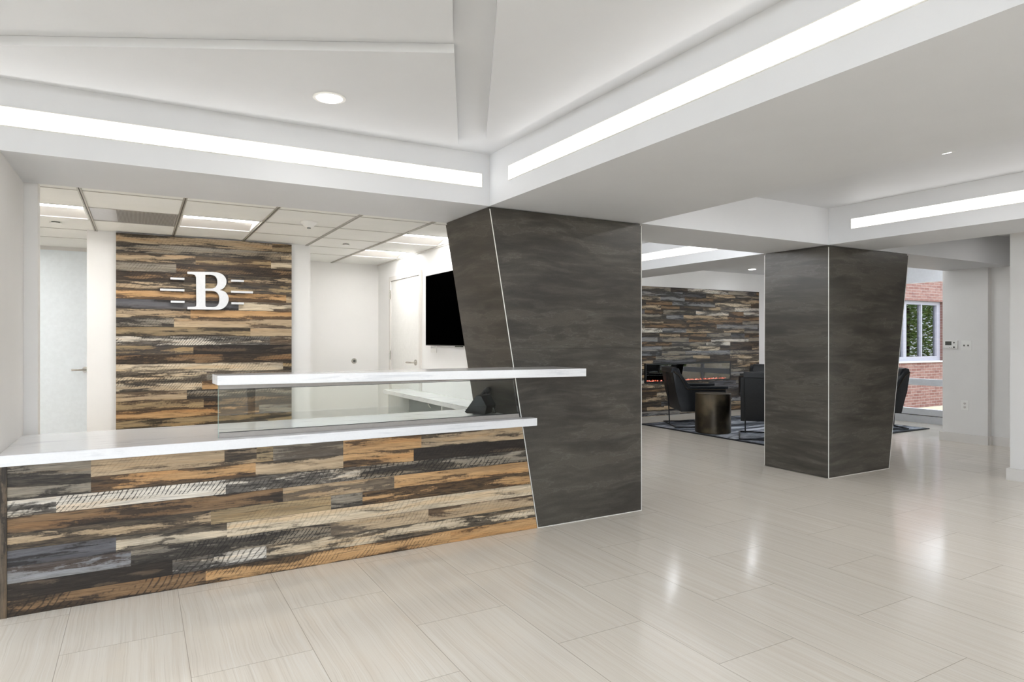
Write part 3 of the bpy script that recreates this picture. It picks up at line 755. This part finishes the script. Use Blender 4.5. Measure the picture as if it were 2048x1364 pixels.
b = bm_new(); box(b, -.55, 2.19, YF+.021, YF+.04, .0, .704); box(b, -.55, -.53, YF+.04, 4.35, 0, .704); box(b, .8, .82, YF+.04, 4.35, 0, .704)
obj('carcass', b, M['gsteel'], desk)

ct = prism(bm_new(), [(-.5545, 3.66), (2.285, 3.66), (2.285, YF-.003), (slant(.757)-.002, YF-.003), (slant(.757)-.002, 4.392), (-.5545, 4.392)], .7065, .757)
o = obj('countertop', bev(ct, .0015, 1), M['quartz']); tag(o, 'long white quartz worktop along the reception desk', 'countertop')
zs_ = 1.0925
ct = prism(bm_new(), [(.346, 3.64), (2.465, 3.36), (2.465, YF-.003), (slant(zs_)-.006, YF-.003), (slant(zs_)-.006, 3.81), (.337, 3.81)], 1.043, zs_)
o = obj('transaction_counter', bev(ct, .0015, 1), M['quartz']); tag(o, 'raised white quartz counter slab carried on the glass screen', 'countertop')
# glass screen
gs = thing('glass_screen', 'clear glass screen between the worktop and the raised counter', 'glass screen', (1.2, 3.755, .757))
gx = .361
b = prism(bm_new(), [(gx, .7575), (slant(.757)-.010, .7575), (slant(1.043)-.010, 1.0425), (gx, 1.0425)], 3.751, 3.759, 'y'); obj('glass_pane', b, M['glass'], gs)
obj('glass_edge', box(bm_new(), gx-.0015, gx, 3.750, 3.760, .7575, 1.0425), M['glass_edge'], gs, label='pale green polished edge')
b = bm_new(); 
prism(b, [(gx+.003, .7575), (slant(.76)-.012, .7575), (slant(.785)-.012, .7835), (gx+.003, .7835)], 3.743, 3.750, 'y'); prism(b, [(gx+.003, .7575), (slant(.76)-.012, .7575), (slant(.785)-.012, .7835), (gx+.003, .7835)], 3.760, 3.767, 'y')
obj('lower_channel', b, M['steel'], gs, label='brushed steel channel on the worktop')
b = bm_new()
prism(b, [(gx+.003, 1.0145), (slant(1.02)-.012, 1.0175), (slant(1.043)-.012, 1.0425), (gx+.003, 1.0425)], 3.743, 3.750, 'y'); prism(b, [(gx+.003, 1.0145), (slant(1.02)-.012, 1.0175), (slant(1.043)-.012, 1.0425), (gx+.003, 1.0425)], 3.760, 3.767, 'y')
obj('upper_channel', b, M['steel'], gs, label='brushed steel channel under the raised counter')
b = bm_new()
prism(b, [(gx+.003, .7836), (slant(.785)-.012, .7836), (slant(.788)-.012, .7866), (gx+.003, .7866)], 3.744, 3.7505, 'y'); prism(b, [(gx+.003, 1.0115), (slant(1.01)-.012, 1.0115), (slant(1.017)-.012, 1.0142), (gx+.003, 1.0142)], 3.744, 3.7505, 'y')
obj('gasket', b, M['black'], gs, label='thin black seal line')

# return worktop on the right wall
rt = thing('side_worktop', 'white worktop with open knee space along the wall under the television', 'worktop', (2.33, 5.5, 0))
obj('top', bev(box(bm_new(), 2.194, 2.459, 4.46, 6.52, .717, .757), .0015, 1), M['quartz'], rt)
obj('end_panel', box(bm_new(), 2.215, 2.459, 6.43, 6.45, 0, .7165), M['plastic_w'], rt)
obj('divider_panel', box(bm_new(), 2.215, 2.459, 5.06, 5.08, 0, .7165), M['plastic_w'], rt)
obj('wall_shade_panel', box(bm_new(), 2.44, 2.458, 4.46, 6.425, 0, .7165), simple('wall_shade_grey', (150, 156, 156), .6), rt)  # grey sheet painted as the wall's shade under the worktop
o = obj('cable', tube(bm_new(), [(2.437, 5.92, .715), (2.43, 5.91, .69), (2.425, 5.88, .66), (2.42, 5.84, .635), (2.42, 5.80, .62)], .004, 8), M['plastic_w'], smooth=True)
tag(o, 'short white cable hanging under the side worktop', 'cable')

# desk phone, seen from behind
ph = thing('desk_phone', 'black desk phone standing on the worktop beside the stone column', 'telephone', (2.085, 4.055, .7572), math.radians(130))
def prof(pts, y0, y1): return prism(bm_new(), pts, y0, y1, 'y')
obj('body', bev(prof([(.085, .008), (.104, .018), (.014, .135), (-.022, .130), (-.062, .060), (-.050, .006)], -.085, .085), .004, 2), M['plastic_k'], ph, local=True, smooth=True)
obj('stand', bev(prof([(-.012, .131), (.004, .133), (-.055, .004), (-.078, .002)], -.060, -.035), .002, 1), M['lcd'], ph, local=True)
obj('display', prof([(.046, .098), (.0465, .101), (.024, .1315), (.0225, .129)], -.065, .05), M['lcd'], ph, local=True)
b = bm_new()
for i in range(3):
    for j in range(4):
        u_ = .080 - i*.011; w_ = .050 + i*.0150
        box(b, u_-.004, u_+.006, -.02+j*.02, -.008+j*.02, w_-.004, w_+.004)
obj('keypad', b, M['lcd'], ph, local=True)
b = tube(bm_new(), [(.102, -.105, .045), (.085, -.105, .080), (.050, -.105, .125), (.020, -.105, .160), (.004, -.105, .165)], .014, 12)
for c_, d_ in (((.100, -.105, .045), .022), ((.006, -.105, .158), .024)):
    bmesh.ops.create_uvsphere(b, u_segments=14, v_segments=8, radius=d_, matrix=Matrix.Translation(c_))
obj('handset', b, M['plastic_k'], ph, local=True, smooth=True)
obj('handset_rest', bev(prof([(.085, .014), (.096, .018), (.008, .140), (-.012, .128), (.02, .03)], -.130, -.086), .003, 1), M['plastic_k'], ph, local=True)
o = obj('phone_cord', tube(bm_new(), [(2.165, 4.115, .7615), (2.175, 4.16, .7615), (2.150, 4.21, .7615), (2.10, 4.25, .7615), (2.08, 4.32, .7615)], .0035, 8), M['plastic_k'], smooth=True)
tag(o, 'thin black cord lying behind the desk phone', 'cord')

# ------------------------------------------------------------------ lounge wall, fireplace
FX0, FX1, FZ0, FZ1 = 7.185, 9.17, .553, .876
k2 = ['T k .5 .3 1', 'C k .5 .6 .8', 'G k .55 .5 .6', 'S k .45 .2 .4', 'L k .5 .2 .4', 'N k .6 .5 .6', 'W k .55 .8 .6', 'D k .6 .5 .4', 'L s .4 .4 .6', 'G s .45 .2 .8', 'T k .6 .8 .5', 'N k .5 .2 .8']
k2 = [' '.join([w if i != 2 else '%.2f' % (float(w)*.8) for i, w in enumerate(k.split())]) for k in k2]
rows = random_rows(3.3, 9.955, 2.150, 0., .0765, k2, 5, .3, 1.1)
# the courses crossing the fireplace are cut around it
cut = []
zs2 = sorted({0.0, FZ0, FZ1, 2.15})
rr = []
for z0, z1, bl in rows:
    parts = [(z0, z1)]
    for zc in (FZ0, FZ1):
        parts = [q for p in parts for q in (((p[0], zc), (zc, p[1])) if p[0] < zc < p[1] else (p,))]
    for (a, c) in parts:
        if c - a < .003: continue
        inside = a >= FZ0-1e-4 and c <= FZ1+1e-4; nb = []
        for bb in bl:
            if not inside: nb.append(bb); continue
            if bb[0] < FX0: nb.append((bb[0], min(bb[1], FX0), *bb[2:]))
            if bb[1] > FX1: nb.append((max(bb[0], FX1), bb[1], *bb[2:]))
        rr.append((a, c, [q for q in nb if q[1]-q[0] > .004]))
o = boards('wood_feature_wall', rr, lambda z: (3.3, 9.955), lambda x, z, k: (x, 8.2199-.02*k if k else 8.2199, z), M['wood'])
# remove the backing's front rim only (open frame), keep the boards
tag(o, 'dark reclaimed-wood plank wall around the lounge fireplace', 'wood panel')
t = thing('fireplace', 'wide linear electric fireplace with glowing pink embers set in the wood wall', 'fireplace', (8.18, 8.2, .553))
b = bm_new(); f = .022
box(b, FX0, FX1, 8.165, 8.199, FZ1-f, FZ1); box(b, FX0, FX1, 8.165, 8.199, FZ0, FZ0+f); box(b, FX0, FX0+f, 8.165, 8.199, FZ0+f, FZ1-f); box(b, FX1-f, FX1, 8.165, 8.199, FZ0+f, FZ1-f)
obj('frame', b, M['black'], t)
obj('firebox', box(bm_new(), FX0+f, FX1-f, 8.195, 8.199, FZ0+f, FZ1-f), simple('mirror_black', (40, 40, 42), .06, .6), t, label='dark mirrored back')
rng = random.Random(3); b = bm_new(); x = FX0+.03
while x < FX1-.10:
    r = rng.uniform(.006, .012); bmesh.ops.create_icosphere(b, subdivisions=1, radius=r, matrix=Matrix.Translation((x, 8.180+rng.uniform(-.006, .008), FZ0+f+r*.7+rng.uniform(0, .012))) @ Matrix.Rotation(rng.uniform(0, 3), 4, 'X')); x += rng.uniform(.003, .007)
e = obj('ember_bed', b, M['ember'], t, label='glowing pink and orange crystals'); e['kind'] = 'stuff'
b = bm_new(); x = FX0+.05
while x < FX1-.15:
    hh = rng.uniform(.025, .065); w = rng.uniform(.010, .020)
    lathe(b, (x, 8.188, FZ0+f+.01), [(w*.6, 0), (w, hh*.35), (w*.5, hh*.7), (w*.1, hh)], 8); x += rng.uniform(.015, .06)
e = obj('flame', b, M['flame'], t, label='low orange flames'); e['kind'] = 'stuff'
obj('glass_front', box(bm_new(), FX0+f, FX1-f, 8.168, 8.171, FZ0+f, FZ1-f), thin_glass('dark_fire_glass', (.78, .78, .78), 3.), t)

# ------------------------------------------------------------------ rug, drum table, lounge chairs
RG = .012
o = obj('area_rug', bev(box(bm_new(), 6.50, 9.75, 5.09, 7.52, .0005, RG), .003, 1), M['rug']); tag(o, 'blue-grey abstract rug with dark border under the lounge chairs', 'rug')
t = thing('drum_table', 'round blackened-bronze drum side table standing on the rug', 'side table', (6.785, 6.35, RG))
obj('drum', lathe(bm_new(), (6.785, 6.35, RG), [(.228, .0005), (.235, .006), (.235, .512), (.233, .516)], 72), M['drum'], t, smooth=True)
obj('top', lathe(bm_new(), (6.785, 6.35, RG), [(.236, .5165), (.236, .528), (.232, .531)], 72), M['drum'], t, smooth=True)

HW = .34
def chair(name, label):
    t = thing('lounge_chair', label, 'armchair', (0, 0, 0), group='black leather lounge chairs on the rug')
    def side(y0, y1): return prism(bm_new(), [(.040, .79), (.095, .80), (.135, .70), (.235, .555), (.80, .55), (.805, .50), (.76, .235), (.16, .225), (.085, .52)], y0, y1, 'y')
    obj('side_panel', bev(side(-HW, -HW+.05), .010, 2), M['leather'], t, local=True, smooth=True)
    obj('side_panel', bev(side(HW-.05, HW), .010, 2), M['leather'], t, local=True, smooth=True)
    b = prism(bm_new(), [(.038, .79), (.085, .79), (.145, .52), (.22, .24), (.16, .228), (.085, .52)], -HW+.05, HW-.05, 'y'); obj('back_shell', bev(b, .006, 2), M['leather'], t, local=True, smooth=True)
    b = prism(bm_new(), [(.02, .785), (.03, .845), (.075, .862), (.135, .845), (.16, .78), (.24, .56), (.29, .43), (.19, .40), (.12, .60), (.078, .77)], -HW+.035, HW-.035, 'y'); obj('back_cushion', bev(b, .012, 3), M['leather2'], t, local=True, smooth=True)
    b = box(bm_new(), .18, .78, -HW+.055, HW-.055, .235, .30); obj('seat_base', bev(b, .006, 2), M['leather'], t, local=True, smooth=True)
    b = box(bm_new(), .20, .80, -HW+.055, HW-.055, .302, .42); obj('seat_cushion', bev(b, .025, 4), M['leather2'], t, local=True, smooth=True)
    for s in (-1, 1):
        y0, y1 = sorted((s*(HW+.012), s*(HW-.065)))
        b = box(bm_new(), .215, .835, y0, y1, .552, .59); obj('arm_pad', bev(b, .014, 3), M['leather2'], t, local=True, smooth=True)
        b = prism(bm_new(), [(.055, .812), (.095, .835), (.13, .80), (.29, .59), (.235, .575), (.105, .77)], y0, y1, 'y'); obj('wing_pad', bev(b, .008, 2), M['leather2'], t, local=True, smooth=True)
    r = .009
    b = bm_new(); y = HW+.012
    tube(b, [(.055, -y-.006, .800), (.055, y+.006, .800)], r*.8); 
    for s in (-1, 1): tube(b, [(.055, s*(y+.006), .800), (.125, s*(y+.006), .745), (.245, s*(y+.006), .548), (.79, s*(y+.006), .546)], r*.7)
    obj('piping_rail', b, M['piping'], t, local=True, smooth=True, label='thin dark bronze rail')
    b = bm_new(); z = RG+r
    z = r
    tube(b, [(.074, -y, z), (.074, y, z)], r); tube(b, [(.074, -y, z), (.80, -y, z)], r); tube(b, [(.074, y, z), (.80, y, z)], r); tube(b, [(.80, -y, z), (.80, y, z)], r)
    obj('floor_frame', b, M['black'], t, local=True, smooth=True)
    for s in (-1, 1): obj('leg', tube(bm_new(), [(.70, s*(HW-.06), z), (.70, s*(HW-.06), .24)], r), M['black'], t, local=True, smooth=True, label='front leg')
    obj('leg', tube(bm_new(), [(.076, .0, z), (.066, .0, .24), (.03, .0, .792)], r), M['black'], t, local=True, smooth=True, label='leaning rear leg')
    obj('stretcher', tube(bm_new(), [(.070, .0, .225), (.22, .0, .232)], r*.8), M['black'], t, local=True, smooth=True)
    return t
ch = chair('a', 'black leather lounge chair seen from the side, left of the drum table')
ch.location = (6.757, 7.264, RG); ch.rotation_euler = (0, 0, math.radians(-29.7))
gch = 'black leather lounge chairs on the rug'
dup(ch, (6.735, 5.385, RG), math.radians(41), 'black leather lounge chair seen from behind, half hidden by the right column', gch)
dup(ch, (9.02, 7.14, RG), math.radians(215), 'black leather lounge chair facing the viewer, behind the chair seen from the rear', gch)
dup(ch, (9.60, 5.44, RG), math.radians(150), 'black leather lounge chair of which a corner shows right of the right column', gch)

# ------------------------------------------------------------------ glazed wall at the right of the lounge
XG = 10.36
b = bm_new()
box(b, XG, XG+.09, 4.42, 8.22, 2.165, ZC); box(b, XG, XG+.10, 4.42, 8.22, 0, .112)
struct('wall_window', b, M['frame'], 'grey sill wall and header of the lounge glazing')
b = bm_new()
box(b, XG-.012, XG+.06, 4.42, 8.22, .122, .215); box(b, XG-.012, XG+.06, 4.42, 8.22, .574, .672); box(b, XG-.01, XG+.06, 4.42, 8.22, 2.14, 2.165)
for y in (4.42, 6.30, 8.17): box(b, XG, XG+.06, y, y+.05, .215, 2.14)
w1 = struct('window_1', b, M['frame'], 'aluminium-framed lounge window with two horizontal rails')
b = bm_new(); box(b, XG+.02, XG+.026, 4.47, 8.17, .215, .574); box(b, XG+.02, XG+.026, 4.47, 8.17, .672, 2.14)
obj('glass', b, M['winglass'], w1)
b = bm_new(); box(b, XG-.004, XG+.05, 4.42, 8.22, .1125, .1215); obj('gasket', b, M['black'], w1)

# thermostat, switches, outlet
XT = 8.865
t = thing('thermostat', 'white digital thermostat with grey display, left of the double light switch', 'thermostat', (XT, 4.37, 1.215))
def tx(px, py): # point on the thermostat wall for a picture position measured on it
    u = (px-1024)/FPX; v = (HOR-py)/FPX; rx, ry = U1+u*U0, U0-u*U1; s = XT/rx; return ry*s, CAMZ+v*s
def face(px0, py0, px1, py1):
    a, c = tx(px0, py0), tx(px1, py1); return sorted((a[0], c[0])), sorted((a[1], c[1]))
(ya, yb), (za, zb) = face(1889, 681, 1916.5, 697)
obj('case', bev(box(bm_new(), XT-.024, XT-.0005, ya, yb, za, zb), .003, 2), M['plastic_w'], t)
(y0, y1), (z0, z1) = face(1892.5, 682.7, 1905, 690.3); obj('display', box(bm_new(), XT-.0255, XT-.024, y0, y1, z0, z1), M['lcd'], t)
b = cyl(bm_new(), (XT-.0265, *tx(1910, 685.4)), .011, .0025, 'x', 4); obj('button', b, M['lcd'], t)
b = cyl(bm_new(), (XT-.0265, *tx(1910, 694.5)), .011, .0025, 'x', 20); obj('button', b, M['lcd'], t)
for px in (1901, 1904.5): obj('button', cyl(bm_new(), (XT-.0265, *tx(px, 695.2)), .004, .0025, 'x', 12), M['lcd'], t)
(ya, yb), (za, zb) = face(1922.7, 681, 1943.7, 701)
t = plate('light_switch', 'white double toggle switch plate, right of the thermostat', 'light switch', XT, ya, yb, za, zb, 2, '', None)
for px in (1929, 1937):
    yc, zc = tx(px, 691); obj('toggle', box(bm_new(), XT-.018, XT-.006, yc-.004, yc+.004, zc-.010, zc+.010), M['lcd'], t)
(ya, yb), (za, zb) = face(1922, 800, 1938, 821)
t = plate('power_outlet', 'white double power outlet low on the thermostat wall', 'power outlet', XT, ya, yb, za, zb, 2, '', None)
for py in (807, 814.5):
    yc, zc = tx(1930, py); s_ = obj('socket', cyl(bm_new(), (XT-.0075, yc, zc), .017, .0015, 'x', 20), M['base'], t)
    b = bm_new()
    for dy in (-.007, .007): box(b, XT-.0085, XT-.0075, yc+dy-.0018, yc+dy+.0018, zc-.003, zc+.008)
    box(b, XT-.0085, XT-.0075, yc-.003, yc+.003, zc-.011, zc-.006); obj('slots', b, M['black'], s_)

# ------------------------------------------------------------------ outside: brick wing with window, trees
YO = 7.4
bd = thing('brick_building', 'red brick building with a sliding window outside the lounge glazing', 'building', (14.5, YO, -.1))
wx0, wx1, wz0, wz1 = 11.9, 14.68, .80, 2.06
b = bm_new(); box(b, 10.62, wx0, YO, YO+.3, -.12, 3.0); box(b, wx1, 18.5, YO, YO+.3, -.12, 3.0); box(b, wx0, wx1, YO, YO+.3, -.12, wz0); box(b, wx0, wx1, YO, YO+.3, wz1, 3.0)
obj('brick_wall', b, M['brick'], bd)
obj('coping', box(bm_new(), 10.60, 18.52, YO-.03, YO+.33, 3.0, 3.08), M['gsteel'], bd)
b = bm_new(); fr_ = .07
box(b, wx0, wx1, YO+.06, YO+.14, wz0+.03, wz0+.12); box(b, wx0, wx1, YO+.06, YO+.14, wz1-.075, wz1)
for x0, x1 in ((wx0, wx0+.06), (13.32, 13.43), (13.955, 14.0), (14.55, wx1)): box(b, x0, x1, YO+.06, YO+.14, wz0+.12, wz1-.075)
win = obj('window', b, simple('grey_window_frame', (128, 127, 137), .5), bd)  # frame in one even grey
obj('window_pane', box(bm_new(), wx0, wx1, YO+.10, YO+.106, wz0+.03, wz1), thin_glass('outdoor_glass', (.85, .88, .9), 1.3), win)
obj('sill', box(bm_new(), wx0, wx1, YO-.03, YO+.1, wz0, wz0+.03), M['gsteel'], win)
b = bm_new(); x = wx0
while x < wx1-.05: box(b, x, x+.026, YO+.125, YO+.128, wz0+.1, wz1-.05); x += .055
e = obj('vertical_blind', b, M['shade_slat'], win)
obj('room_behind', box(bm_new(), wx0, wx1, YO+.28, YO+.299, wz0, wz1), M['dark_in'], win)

def tree(x, y, hgt, rad, lab, seed):
    rng = random.Random(seed); t = thing('leafy_tree', lab, 'tree', (x, y, -.12), group='trees outside the glazing')
    b = tube(bm_new(), [(x, y, -.12), (x+.05, y, hgt*.3), (x-.03, y+.04, hgt*.6)], .10, 12); obj('trunk', b, M['bark'], t, smooth=True)
    b = bm_new()
    for _ in range(11000):
        v = Vector((rng.gauss(0, 1), rng.gauss(0, 1), rng.gauss(0, 1))).normalized() * rad * rng.random()**.35
        c = Vector((x, y, hgt*.62)) + Vector((v.x, v.y, v.z*1.15)); s = rng.uniform(.045, .085)
        m = Matrix.Translation(c) @ Matrix.Rotation(rng.uniform(0, 6), 4, 'Z') @ Matrix.Rotation(rng.uniform(-1, 1), 4, 'X')
        b.faces.new([b.verts.new(m @ Vector(p)) for p in ((-s, 0, 0), (0, -s*.5, .01), (s, 0, 0), (0, s*.5, .01))])
    e = obj('foliage', b, M['leaf'], t)
tree(19.0, 4.4, 3.6, 2.0, 'leafy green tree reflected in the brick building window', 1)
tree(24.5, .6, 4.2, 2.4, 'taller leafy green tree farther from the brick building', 2)
tree(16.2, -1.2, 2.4, 1.3, 'low bushy green tree nearest the lounge glazing', 4)

# ------------------------------------------------------------------ world and daylight
w = bpy.data.worlds.new('sky'); bpy.context.scene.world = w; w.use_nodes = True
nt = w.node_tree; nt.nodes.clear()
out = nt.nodes.new('ShaderNodeOutputWorld'); bg = nt.nodes.new('ShaderNodeBackground'); 
bg.inputs[0].default_value = (.88, .93, 1.05, 1); bg.inputs[1].default_value = 2.0
nt.links.new(bg.outputs[0], out.inputs[0])
sun = bpy.data.lights.new('sun', 'SUN'); sun.energy = .7; sun.angle = .03; sun.color = (1, .95, .87)
so = bpy.data.objects.new('sun', sun); C.objects.link(so); so.rotation_euler = (math.radians(38), math.radians(8), math.radians(-25))
